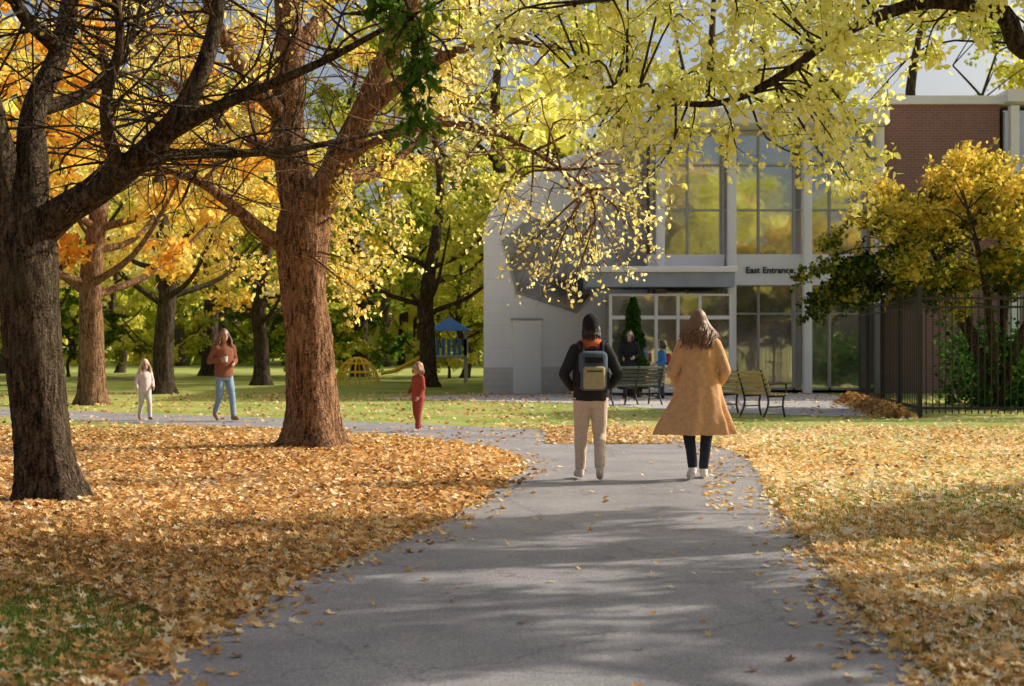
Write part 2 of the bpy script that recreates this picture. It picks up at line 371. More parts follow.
limb(mb,[(330,180,D),(380,170,D+1.2),(430,130,D+2),(470,80,D+2.5)],[.11,.08,.06,.03])
twiggy(mb,limbs,140,1.7,.018)
cl=[]
for _ in range(42):
    px=rng.uniform(130,480); py=rng.uniform(-160,140); cl.append((px,py,D+rng.uniform(-2.6,2.8),rng.uniform(.5,.8),190,.68,.08))
for q in [(150,190),(190,205),(120,165),(225,190),(250,265),(215,230),(345,240),(350,285),(395,215),(385,170),(420,160),(362,262),(370,300),(335,270),(400,250),(350,200),(440,100),(450,60),(410,110),(200,140)]:
    cl.append((q[0]+rng.normal(0,8),q[1]+rng.normal(0,8),D+rng.uniform(-1.3,1.5),rng.uniform(.35,.6),140,.68,.08))
for q in [(440,150),(460,175),(500,190),(530,215),(560,240),(590,230),(545,285),(610,205),(600,270),(575,185),(500,235),(625,180),(480,130),(530,110),(580,120),(470,60),(520,50),(640,240),(620,260),(570,290),(520,255),(555,160),(605,150),(650,210)]:
    cl.append((q[0],q[1],D-3.2+rng.uniform(-.8,.8),rng.uniform(.35,.55),70,.95,.065))
for c in cl:
    cen=wp(c[0],c[1],c[2]); cluster(mb,nearest(limbs,cen),cen,[c[3],c[3],c[3]*.8],c[4],c[6],cbase=c[5],r0=.018)
for _ in range(12):
    cen=np.array([rng.uniform(-7,1.5),D+rng.uniform(-3.5,3.5),rng.uniform(7.5,11)]); cluster(mb,nearest(limbs,cen),cen,.95,150,.11,DIAM,r0=.03,ntw=7)
mb.build("maple_tree",[BARK_B,L_GOLD])

# ---- tree C overhanging from right
mb=MB(); limbs=[]
tr=np.array([[7.6,12.2,0],[7.55,12.2,1.5],[7.4,12.1,3],[7.3,12.0,4.2],[7.5,12.2,6],[7.8,12.5,8.5]])
tube(mb,tr,[.38,.33,.31,.30,.2,.1],24,0,m=40,flare=.6,rough=.03)
limbs.append(catmull(tr[3:],10))
limb(mb,[(1365,40,11.9),(1200,-10,11.7),(1080,50,11.5),(1022,48,11.3),(1000,12,11.2),(930,2,11.1),(870,20,11),(822,46,11),(790,70,11),(738,98,11),(690,104,11.1),(640,88,11.2),(590,88,11.4)],[.2,.15,.10,.085,.075,.055,.045,.04,.036,.03,.024,.018,.01],10,50)
limb(mb,[(1365,20,12),(1180,-90,12.6),(1000,-110,13),(850,-90,13.4),(700,-80,13.5),(560,-50,13.5),(440,-40,13.5)],[.2,.15,.11,.09,.06,.04,.02],10,40)
limb(mb,[(1365,0,12),(1150,-120,10.8),(980,-100,10.2),(800,-60,9.8),(680,-20,9.6),(600,0,9.6)],[.2,.12,.09,.07,.04,.02],10,34)
limb(mb,[(1000,12,11.2),(960,-30,10.8),(880,-40,10.6)],[.05,.03,.02],8)
twiggy(mb,limbs[1:],40,.8,.01)
cl=[]
def CL(px,py,D,r,n,c=.7,s=.066): cl.append((px,py,D,r,n,c,s))
for q in [(800,90),(845,60),(840,130),(870,100),(850,180),(820,165),(858,200),(840,150),(855,120),(840,25),(790,30),(760,70),(715,60),(770,120),(735,145),(690,140),(660,110),(640,60),(600,70),(610,120),(670,150),(645,30),(690,20),(740,20),(580,30),(560,80),(530,30),(500,10),(600,10),(880,55),(905,20),(950,10),(925,55),(630,150),(870,165),(820,100),(780,60),(730,95),(860,35),(970,30),(1010,-10),(1040,20),(665,85),(700,90),(750,40),(810,60),(625,95),(650,175),(800,130),(550,20),(620,35),(480,45)]:
    CL(q[0],q[1],11+rng.uniform(-1,1.6),rng.uniform(.24,.38),115)
for q in range(40):
    CL(rng.uniform(470,1000),rng.uniform(-130,35),rng.uniform(9.6,14),rng.uniform(.35,.55),130)
for q in [(450,0),(470,40),(430,-20),(510,70)]:
    CL(q[0],q[1],13.3,.35,90,.4)
for c in cl:
    cen=wp(c[0],c[1],c[2]); cluster(mb,nearest(limbs,cen),cen,[c[3],c[3],c[3]*.9],c[4],c[6],cbase=c[5],r0=.012,ntw=8,sag=.1)
for _ in range(34):
    cen=np.array([rng.uniform(5.3,11.5),12+rng.uniform(-4.5,3),rng.uniform(5.0,9)])
    if cen[0]<.42*cen[1]+.6 and cen[2]<5.5: continue
    cluster(mb,nearest(limbs,cen),cen,.7,220,.12,DIAM,r0=.04,ntw=7)
mb.build("elm_tree",[BARK_A,L_YEL])
# green-leaved oak whose branch tip hangs at top
mb=MB(); limbs=[]
tr=np.array([[-9.2,11,0],[-9.1,11,2],[-9,11,4.5],[-8.8,11,6.5]]); tube(mb,tr,[.3,.27,.22,.12],20,0,m=30,flare=.5,rough=.03)
tr2=catmull([[-9,11,5],[-6.5,10.8,6.4],[-3.5,10.6,6.3],[-1.3,10.5,5.0],[-.75,10.5,3.9]],26); limbs.append(tr2); tube(mb,tr2,np.linspace(.12,.012,26),8,0)
for q in [(395,20),(420,45),(405,80),(430,100),(410,125),(395,55),(430,10),(380,-5),(360,-20),(440,-25),(425,130),(375,15)]:
    cen=wp(q[0],q[1],10.5); cluster(mb,nearest([tr2],cen),cen,[.16,.2,.2],60,.08,cbase=.6,r0=.01,ntw=6)
for _ in range(16):
    cen=np.array([rng.uniform(-12,-6.5),11+rng.uniform(-2.5,2.5),rng.uniform(5.8,9)]); cluster(mb,nearest([tr2,tr],cen),cen,.8,140,.12,DIAM,r0=.03)
mb.build("oak_tree",[BARK_A,L_GREEN])

# ---- background prototypes
def proto(seed,H,R,trunk,nc,nl,ls,low=2.6,cr=.22):
    global rng
    keep=rng; rng=np.random.default_rng(seed)
    mb=MB(); lim=[]
    P=np.array([[0,0,-.05],[rng.normal(0,.1),0,H*.15],[rng.normal(0,.15),rng.normal(0,.15),H*.3],[rng.normal(0,.3),rng.normal(0,.3),H*.6],[0,0,H*.9]])
    tube(mb,P,[trunk,trunk*.85,trunk*.75,trunk*.45,.05],14,0,m=24,flare=.5,rough=.03,cap=False)
    T=catmull(P,24)
    for i in range(7):
        a=i*2.4+rng.random(); s=T[rng.integers(9,16)]; d=np.array([math.cos(a),math.sin(a),rng.uniform(.5,1.0)])
        e=s+d*R*.75; L=catmull([s,(s+e)/2+[0,0,-.1*R],e],10); lim.append(L); tube(mb,L,np.linspace(trunk*.3,.03,10),7,0,cap=False)
    lim.append(T[10:])
    cz=(H+low)/2; rz=(H-low)/2
    for i in range(nc):
        d=rng.standard_normal(3); d/=np.linalg.norm(d); q=rng.uniform(.35,1)**.6
        cen=np.array([d[0]*R*q,d[1]*R*q,cz+d[2]*rz*q])
        cluster(mb,nearest(lim,cen),cen,[R*cr,R*cr,R*cr*.68],nl,ls,DIAM,r0=.025,ntw=6,cbase=.58+rng.normal(0,.17),cvar=.15,droop=.3,tw=False)
    me=mb.build("treeproto%d"%seed,[BARK_A,L_GOLD],link=False); rng=keep; return me
PR1=proto(1,11,5.0,.34,42,165,.18)
PR2=proto(2,15,6.0,.40,56,170,.21,low=3.4)
PR3=proto(3,8,3.8,.20,40,160,.16,low=1.2)
PR4=proto(4,3.2,2.2,.06,36,170,.12,low=.2)
PR5=proto(5,12,5.4,.34,34,420,.17,low=2.6,cr=.21)
def place(me,x,y,s,lm,name,rz=None,bark=None):
    o=bpy.data.objects.new(name,me); C.objects.link(o); o.location=(x,y,0); o.scale=(s,s,s*random.uniform(.92,1.08)); o.rotation_euler=(0,0,random.random()*6.28 if rz is None else rz)
    o.material_slots[1].link='OBJECT'; o.material_slots[1].material=lm
    if bark: o.material_slots[0].link='OBJECT'; o.material_slots[0].material=bark
    return o
place(PR1,(92-512)/F*33,33,1.0,L_ORANGE,"maple_tree",bark=BARK_B)
place(PR1,(163-512)/F*40,40,.95,L_GOLD,"maple_tree")
place(PR2,(50-512)/F*48,48,.95,L_GOLD,"maple_tree")
place(PR1,(262-512)/F*48,48,.9,L_GOLD,"maple_tree")
place(PR1,(428-512)/F*46,46,.9,L_YG,"linden_tree")
place(PR2,(360-512)/F*60,60,.95,L_YG,"linden_tree")
place(PR2,(210-512)/F*62,62,1.0,L_YG,"maple_tree")
place(PR2,(10-512)/F*66,66,1.1,L_GOLD,"maple_tree")
place(PR1,(-60-512)/F*48,48,1.1,L_ORANGE,"maple_tree")
place(PR3,(465-512)/F*58,58,.9,L_YG,"linden_tree")
place(PR3,(300-512)/F*66,66,1.0,L_YG,"linden_tree")
place(PR3,(120-512)/F*68,68,1.1,L_YG,"linden_tree")
for (x,y,s,m) in [(-14,56,1.1,L_YG),(-8,58,1.0,L_YG),(-2.6,58,1.0,L_YG),(-19,60,1.2,L_GREEN),(-11,62,1.3,L_GREEN),(-6.5,63,1.2,L_GREEN),(-23,58,1.1,L_YG)]:
    place(PR4,x,y,s,m,"shrub")
for (x,y,s,m,p) in [(0,60,1.25,L_YG,PR2),(9,62,1.25,L_YEL,PR2),(18,60,1.3,L_YG,PR2),(25,58,1.25,L_YG,PR2),(33,62,1.2,L_GOLD,PR2)]:
    place(p,x,y,s,m,"linden_tree")
# trees out of view: right side (cast the shade) and behind the viewer
place(PR5,11.8,12.2,.95,L_YEL,"linden_tree")
place(PR5,10.2,7.2,1.0,L_YEL,"linden_tree",rz=1.0)
place(PR5,17.5,10.5,.95,L_YEL,"linden_tree",rz=2.2)
place(PR2,12,-14,.9,L_GOLD,"maple_tree")
place(PR2,-9,-12,.9,L_GOLD,"maple_tree")
# distant mass
mb=MB(); n=52000
ang=rng.uniform(-1.0,1.0,n); D_=rng.uniform(88,118,n); X=np.sin(ang)*D_*1.2; Y=D_
top=15+4*np.sin(X*.13)+3*np.sin(X*.31+1)+2*np.sin(X*.7)
Z=rng.random(n)**.85*top
cbl=np.clip(.50+.28*np.sin(X*.21+2)+.014*Z+rng.normal(0,.18,n)+.12*np.sin(X*.9+Z*.5),0,1)
add_leaves(mb,np.c_[X,Y,Z],1.1,DIAM,0,cbl)
for i in range(60):
    x=rng.uniform(-80,80); y=rng.uniform(84,100); tube(mb,[[x,y,0],[x+rng.normal(0,.3),y,12]],[.35,.2],7,1)
mb.build("distant_trees",[L_YG,BARK_A])

# ---- shrub tree behind the fence
mb=MB(); limbs=[]
for i in range(6):
    a=i*1.05; P=[[10.6,30.6,0],[10.6+.5*math.cos(a),30.6+.5*math.sin(a),1.4],[10.6+1.4*math.cos(a),30.6+1.4*math.sin(a),2.8],[10.6+2.4*math.cos(a),30.6+1.9*math.sin(a),4.2]]
    tube(mb,P,[.12,.09,.07,.03],8,0,m=14,cap=False); limbs.append(catmull(P,14))
for i in range(175):
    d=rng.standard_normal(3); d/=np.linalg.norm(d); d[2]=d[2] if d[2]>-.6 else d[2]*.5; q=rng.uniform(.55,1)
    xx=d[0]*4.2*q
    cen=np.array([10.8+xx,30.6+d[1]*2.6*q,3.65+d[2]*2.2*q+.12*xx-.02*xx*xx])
    cb=np.clip(.58+.33*d[2]+.10*d[0]-.1*d[1]+rng.normal(0,.08),.05,.95)  # sunlit top painted into the leaf colour: gold above, dark green below
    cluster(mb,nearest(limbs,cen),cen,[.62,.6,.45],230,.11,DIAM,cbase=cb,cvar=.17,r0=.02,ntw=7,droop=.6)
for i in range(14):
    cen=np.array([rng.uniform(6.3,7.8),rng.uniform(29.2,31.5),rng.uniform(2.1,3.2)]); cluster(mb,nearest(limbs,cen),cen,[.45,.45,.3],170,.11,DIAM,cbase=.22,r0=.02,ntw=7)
mb.build("crabapple_tree",[BARK_A,L_SHRUB])
# conical evergreen by the entrance
mb=MB(); cx,cy=3.22,37.2
n=7000; z=rng.random(n)**1.1*2.4+.25; r=.36*np.clip((2.75-z)/2.0,0,1)**.6*(1+.18*np.sin(z*9)); a=rng.random(n)*6.28; q=rng.uniform(.55,1.05,n)
add_leaves(mb,np.c_[cx+r*q*np.cos(a),cy+r*q*np.sin(a),z],.09,DIAM,1,rng.uniform(0,.4,n))
tube(mb,[[cx,cy,0],[cx,cy,2.6]],[.06,.02],6,0)
tube(mb,[[cx,cy,0],[cx,cy,.12],[cx,cy,.4]],[.2,.23,.28],16,0)
mb.build("arborvitae_shrub",[BARK_A,L_GREEN])

# ---------------------------------------------------------------- boxes
def box(mb,c,s,mat=0,rz=0,bev=0.0,attr=0,M4=None):
    bm=bmesh.new(); bmesh.ops.create_cube(bm,size=1)
    bmesh.ops.scale(bm,vec=Vector(s),verts=bm.verts)
    if bev>0: bmesh.ops.bevel(bm,geom=list(bm.edges),offset=bev,segments=3,affect='EDGES',profile=.5)
    Mx=Matrix.Translation(Vector(c))@Matrix.Rotation(rz,4,'Z')
    if M4 is not None: Mx=M4@Mx
    bmesh.ops.transform(bm,matrix=Mx,verts=bm.verts)
    bm.verts.index_update()
    V=np.array([v.co[:] for v in bm.verts]); 
    g={}
    for f in bm.faces: g.setdefault(len(f.verts),[]).append([v.index for v in f.verts])
    base=mb.n; mb.V.append(V); mb.n+=len(V)
    for k,fs in g.items():
        Fa=np.array(fs)+base; mb.G.append((Fa,mat,np.full(len(Fa),float(attr)),bev>0))
    bm.free()

# ---------------------------------------------------------------- building
WHITE=surf("white_cladding",(.82,.80,.77),(.88,.86,.83),1.2,.55,.03)
BLUEG=surf("blue_grey_metal",(.28,.32,.38),(.36,.40,.46),2,.5,.03)
def brick(name,c1,c2,mort,sx,sz):
    m,nt,out=nodes(name)
    tc=N(nt,"ShaderNodeTexCoord"); s=N(nt,"ShaderNodeSeparateXYZ"); c=N(nt,"ShaderNodeCombineXYZ")
    nt.links.new(tc.outputs["Object"],s.inputs[0]); 
    ad=N(nt,"ShaderNodeMath",operation='ADD'); nt.links.new(s.outputs[0],ad.inputs[0]); nt.links.new(s.outputs[1],ad.inputs[1])
    nt.links.new(ad.outputs[0],c.inputs[0]); nt.links.new(s.outputs[2],c.inputs[1])
    b=N(nt,"ShaderNodeTexBrick",Scale=1.0); b.inputs["Brick Width"].default_value=sx; b.inputs["Row Height"].default_value=sz; b.inputs["Mortar Size"].default_value=.008
    b.inputs["Color1"].default_value=(*c1,1); b.inputs["Color2"].default_value=(*c2,1); b.inputs["Mortar"].default_value=(*mort,1)
    nt.links.new(c.outputs[0],b.inputs["Vector"])
    p=N(nt,"ShaderNodeBsdfPrincipled",Roughness=.85); nt.links.new(b.outputs[0],p.inputs["Base Color"]); nt.links.new(p.outputs[0],out.inputs[0]); return m
BRICK=brick("red_brick",(.30,.14,.11),(.24,.11,.09),(.32,.23,.20),.22,.075)
CREAM=brick("cream_block",(.62,.57,.53),(.56,.52,.49),(.48,.44,.42),.4,.2)
PANEL=brick("white_panels",(.85,.82,.79),(.82,.79,.77),(.72,.70,.68),1.3,.65)
def glass(name,base,mixf=.45,rough=.05):
    m,nt,out=nodes(name)
    tc=N(nt,"ShaderNodeTexCoord"); nz=N(nt,"ShaderNodeTexNoise",Scale=.9,Detail=3); nt.links.new(tc.outputs["Object"],nz.inputs["Vector"])
    d=N(nt,"ShaderNodeBsdfPrincipled",Roughness=.5); nt.links.new(ramp(nt,nz.outputs["Fac"],[tuple(x*.3 for x in base),tuple(x*1.8 for x in base)],[.38,.62]),d.inputs["Base Color"])
    g=N(nt,"ShaderNodeBsdfGlossy",Roughness=rough); g.inputs[0].default_value=(.88,.90,.90,1)
    bp=N(nt,"ShaderNodeBump",Strength=.08,Distance=.1); nt.links.new(nz.outputs["Fac"],bp.inputs["Height"]); nt.links.new(bp.outputs[0],g.inputs["Normal"])
    mx=N(nt,"ShaderNodeMixShader"); mx.inputs[0].default_value=mixf
    nt.links.new(d.outputs[0],mx.inputs[1]); nt.links.new(g.outputs[0],mx.inputs[2]); nt.links.new(mx.outputs[0],out.inputs[0]); return m
GLASS=glass("window_glass",(.22,.18,.14),.58); GLASSD=glass("dark_glass",(.14,.14,.16),.2,.2)
FRAME=surf("window_frame_metal",(.38,.37,.37),(.46,.45,.44),4,.4,.0,metal=.2)
DARK=surf("dark_metal",(.02,.02,.022),(.035,.035,.038),8,.5,.1)
bd=empty("east_entrance_building",(0,0,0))
A=np.array([-.8,39.6]); B=np.array([4.1,42.1]); ax=(B-A); Lw=np.linalg.norm(ax); ax/=Lw; nrm=np.array([-ax[1],ax[0]]); dpt=np.array([.12,1.0])
prof=[(0,0),(Lw,0),(Lw,7.5),(3.9,7.3),(2.6,6.85),(1.5,6.3),(.7,5.7),(.15,5.1),(0,4.6)]
mb=MB(); k=len(prof)
def wv(u,z,dep,deep=0): p=A+ax*u+nrm*dep+dpt*deep; return [p[0],p[1],z]
fr=[wv(u,z,0) for u,z in prof]; bk=[wv(u,z,0,12) for u,z in prof]
mb.add(fr,[list(range(k))],0,smooth=False); mb.add(bk,[list(range(k))[::-1]],0,smooth=False)
for i in range(k):
    j=(i+1)%k; mb.add([fr[i],bk[i],bk[j],fr[j]],[[0,1,2,3]],0,smooth=False)
mb.build("wing_walls",[PANEL],bd)
mb=MB(); rzw=math.atan2(ax[1],ax[0])
def wbox(u,z,su,sz,dep,th,mat,bev=0):
    p=A+ax*u+nrm*dep; box(mb,(p[0],p[1],z),(su,th,sz),mat,rzw,bev)
wbox(Lw/2,.38,Lw+.02,.76,-.03,.06,1)
wbox(1.35,1.05,.9,2.1,-.05,.08,0); wbox(1.35,2.13,1.0,.06,-.06,.1,2)
mb.build("wing_base_and_door",[WHITE,CREAM,FRAME],bd)
mb=MB()
poly=[(.6,4.4),(1.4,5.0),(3.6,4.95),(3.65,3.0),(3.0,2.35),(1.05,2.9)]
V=[wv(u,z,-.02) for u,z in poly]; mb.add(V,[list(range(6))],0,smooth=False)
for i in range(6):
    a=np.array(wv(*poly[i],-.03)); b=np.array(wv(*poly[(i+1)%6],-.03)); tube(mb,[a,b],[.03,.03],4,1)
for u in (1.8,2.7): tube(mb,[wv(u,2.7,-.03),wv(u,4.95,-.03)],[.018,.018],4,1)
mb.build("slanted_window",[GLASSD,FRAME],bd)
Y0=40.6
mb=MB()
box(mb,(7.5,Y0+5,4.0),(6.9,8,7.9),0)
mb.build("hall_core",[surf("interior",(.10,.095,.09),(.16,.15,.14),1,.8,0)],bd)
mb=MB(); 
xs=np.arange(4.05,11.0,1.03)
for z0,z1 in ((.15,3.1),(4.0,7.6)):
    mb.add([[4.0,Y0,z0],[11.0,Y0,z0],[11.0,Y0,z1],[4.0,Y0,z1]],[[0,1,2,3]],0,smooth=False)
mb.build("windows",[GLASS],bd)
mb=MB()
for i,x in enumerate(xs):
    for z0,z1 in ((.15,3.1),(4.0,7.6)):
        box(mb,(x,Y0-.05,(z0+z1)/2),(.06,.09,z1-z0-.01),0)
for z in (5.3,6.6,2.3,.12):
    for i in range(len(xs)-1): box(mb,((xs[i]+xs[i+1])/2,Y0-.045,z),(xs[i+1]-xs[i]-.07,.06,.055),0)
mb.build("window_frames",[FRAME],bd)
mb=MB()
box(mb,(8.6,Y0-.25,3.55),(4.9,.6,.88),0)
box(mb,(5.0,Y0-.2,3.55),(2.2,.4,.88),0)
box(mb,(7.1,Y0+3.5,7.85),(7.0,9.6,.45),0,bev=.02)
for x in (4.22,6.25,8.4,10.45):
    box(mb,(x,Y0-.75,3.8),(.24,.24,7.56),0,bev=.015)
mb.build("columns_and_fascia",[WHITE],bd)
mb=MB()
box(mb,(4.05,Y0-1.55,3.45),(4.1,2.3,.16),0,bev=.02)
box(mb,(4.05,Y0-1.5,3.17),(4.0,2.2,.38),1)
mb.build("entrance_canopy",[WHITE,BLUEG],bd)
mb=MB()
yv=Y0-2.2
mb.add([[2.7,yv,.1],[6.0,yv,.1],[6.0,yv,2.8],[2.7,yv,2.8]],[[0,1,2,3]],0,smooth=False)
mb.add([[2.7,yv,.1],[2.7,Y0-.1,.1],[2.7,Y0-.1,2.8],[2.7,yv,2.8]],[[0,1,2,3]],0,smooth=False)
mb.add([[6.0,yv,.1],[6.0,Y0-.1,.1],[6.0,Y0-.1,2.8],[6.0,yv,2.8]],[[0,1,2,3]],0,smooth=False)
for x in (2.7,3.3,3.95,4.55,5.15,6.0): box(mb,(x,yv-.03,1.45),(.08,.1,2.7),1)
for a,b in ((2.7,3.3),(3.3,3.95),(3.95,4.55),(4.55,5.15),(5.15,6.0)):
    for z in (.14,2.15,2.77): box(mb,((a+b)/2,yv-.03,z),(b-a-.09,.08,.1 if z<2.5 else .06),1)
box(mb,(4.85,yv-.05,1.15),(.5,.03,1.9),3)
for x in (4.62,5.08): tube(mb,[[x,yv-.12,.9],[x,yv-.12,1.4]],[.015,.015],6,2)
mb.build("entrance_doors",[GLASS,WHITE,FRAME,surf("wood_door",(.2,.13,.07),(.28,.19,.1),5,.5,.05)],bd)
mb=MB(); box(mb,(12.35,Y0+3.6,4.15),(3.3,8,8.3),0); mb.build("brick_tower",[BRICK],bd)
mb=MB(); box(mb,(12.35,Y0+3.6,8.42),(3.5,8.2,.24),0); box(mb,(9.3,Y0+5.4,8.55),(2.6,5,.3),0)
box(mb,(18.2,Y0+3.2,8.5),(8.2,8,.35),0); box(mb,(18.2,Y0-.15,4.2),(8.2,.6,.7),0)
for x in (14.3,16,18,20,22): box(mb,(x,Y0-.7,4.1),(.24,.24,8.2),0)
mb.build("roof_parapets",[WHITE],bd)
mb=MB(); box(mb,(9.4,Y0+5.6,8.25),(2.3,4,.35),0); box(mb,(18.2,Y0+3.6,4.1),(8,7.4,8.15),0); mb.build("clerestory",[GLASS],bd)
def text(s,loc,size,mat,name,par,rz=0):
    cu=bpy.data.curves.new(name,'FONT'); cu.body=s; cu.size=size; cu.extrude=.015; cu.offset=.005
    o=bpy.data.objects.new(name,cu); C.objects.link(o); o.location=loc; o.rotation_euler=(math.pi/2,0,rz); cu.materials.append(mat); o.parent=par; return o
text("East Entrance",(6.68,Y0-.57,3.45),.25,DARK,"sign_lettering",bd)

# playground in the far park
mb=MB()
for x in (-2.9,-1.7):
    for y in (51,52.2): box(mb,(x,y,1.0),(.1,.1,2.0),0)
box(mb,(-2.3,51.6,.95),(1.3,1.3,.08),0)
mb.add([[-3.1,50.8,1.9],[-1.5,50.8,1.9],[-1.5,52.4,1.9],[-3.1,52.4,1.9],[-2.3,51.6,2.4]],[[0,1,4],[1,2,4],[2,3,4],[3,0,4]],1,smooth=False)
for i in range(7): box(mb,(-2.9+.2*i,50.97,1.3),(.12,.04,.6),1)
V=[[-3.0,51.2,1.0],[-3.0,51.9,1.0],[-4.3,51.9,.3],[-4.3,51.2,.3],[-4.8,51.9,.22],[-4.8,51.2,.22]]
mb.add(V,[[0,1,2,3],[3,2,4,5]],2,smooth=False)
for y in (51.2,51.9): tube(mb,[[-3,y,1.12],[-4.3,y,.42],[-4.8,y,.34]],[.07]*3,6,2)
mb.build("playground_slide",[surf("play_post",(.3,.3,.32),(.4,.4,.42)),surf("play_blue",(.05,.15,.42),(.07,.2,.5)),surf("play_yellow",(.75,.5,.03),(.8,.56,.05))])
mb=MB()
for a in np.arange(6)*math.pi/6:
    t=np.linspace(0,math.pi,14); tube(mb,np.c_[-5.3+.75*np.cos(t)*math.cos(a),48+.75*np.cos(t)*math.sin(a),.95*np.sin(t)],np.full(14,.03),6,0)
for h in (.45,.75):
    t=np.linspace(0,2*math.pi,20); r=.75*math.sqrt(1-(h/.95)**2); tube(mb,np.c_[-5.3+r*np.cos(t),48+r*np.sin(t),np.full(20,h)],np.full(20,.03),6,0)
mb.build("climbing_dome",[surf("dome_yellow",(.75,.5,.03),(.8,.56,.05))])

# ---------------------------------------------------------------- fence
mb=MB()
def fence_run(x0,y0,x1,y1,H=2.4,sp=.125):
    d=np.array([x1-x0,y1-y0]); L=np.linalg.norm(d); rz=math.atan2(d[1],d[0]); u=d/L
    for i in range(int(L/sp)+1):
        p=np.array([x0,y0])+u*i*sp; box(mb,(p[0],p[1],H/2+.03),(.02,.02,H-.08),0,rz)
    for z in (.18,H-.25,H-.08):
        c=np.array([x0,y0])+d/2; box(mb,(c[0],c[1],z),(L,.045,.045),0,rz)
    for i in range(int(L/2.4)+1):
        p=np.array([x0,y0])+u*min(i*2.4,L); box(mb,(p[0],p[1],H/2+.06),(.085,.085,H+.1),0,rz); box(mb,(p[0],p[1],H+.13),(.12,.12,.04),0,rz)
fence_run(7.95,27.3,8.95,36.2,sp=.2); fence_run(7.95,27.3,24,26.4)
mb.build("iron_fence",[DARK])
mb=MB(); n=24000
X=rng.uniform(10.2,22,n); Y=rng.uniform(30.0,34,n); Z=rng.random(n)*(1.7+.3*np.sin(X*2)+.3*np.sin(Y*3))
add_leaves(mb,np.c_[X,Y,Z],.13,DIAM,0,rng.uniform(0,.5,n)); mb.build("hedge",[L_GREEN])

# ---------------------------------------------------------------- benches
WOOD=surf("bench_wood",(.42,.33,.13),(.58,.46,.2),6,.6,.1,stretch=(1,8,8))
WOODG=surf("bench_green",(.06,.07,.05),(.10,.11,.08),6,.6,.1)
def bench(x,y,rz,wood):
    mb=MB(); L=1.55
    for i in range(5): box(mb,(0,-.18+i*.095,.44+(.012 if i in(0,4) else 0)),(L,.075,.03),0,bev=.006)
    for i in range(5): 
        z=.53+i*.085; box(mb,(0,.25+.035*i,z),(L,.025,.065),0,bev=.006)
    for sx in (-.68,0,.68):
        tube(mb,[[sx,-.22,0],[sx,-.17,.22],[sx,-.2,.42]],[.022]*3,6,1,m=8)
        tube(mb,[[sx,.33,0],[sx,.22,.22],[sx,.23,.42],[sx,.4,.92]],[.022]*4,6,1,m=12)
        tube(mb,[[sx,-.2,.41],[sx,.23,.40]],[.02]*2,6,1)
        tube(mb,[[sx,-.17,.2],[sx,.22,.2]],[.014]*2,6,1)
    for sx in (-.72,.72):
        tube(mb,[[sx,-.2,.42],[sx,-.22,.6],[sx,-.15,.66],[sx,.3,.64]],[.02]*4,6,1,m=12)
    o=mb.build("park_bench",[wood,DARK]); o.location=(x,y,.008); o.rotation_euler=(0,0,rz); return o
bench(4.78,27.8,math.radians(-238),WOOD)
bench(2.75,32.6,math.radians(-150),WOODG)

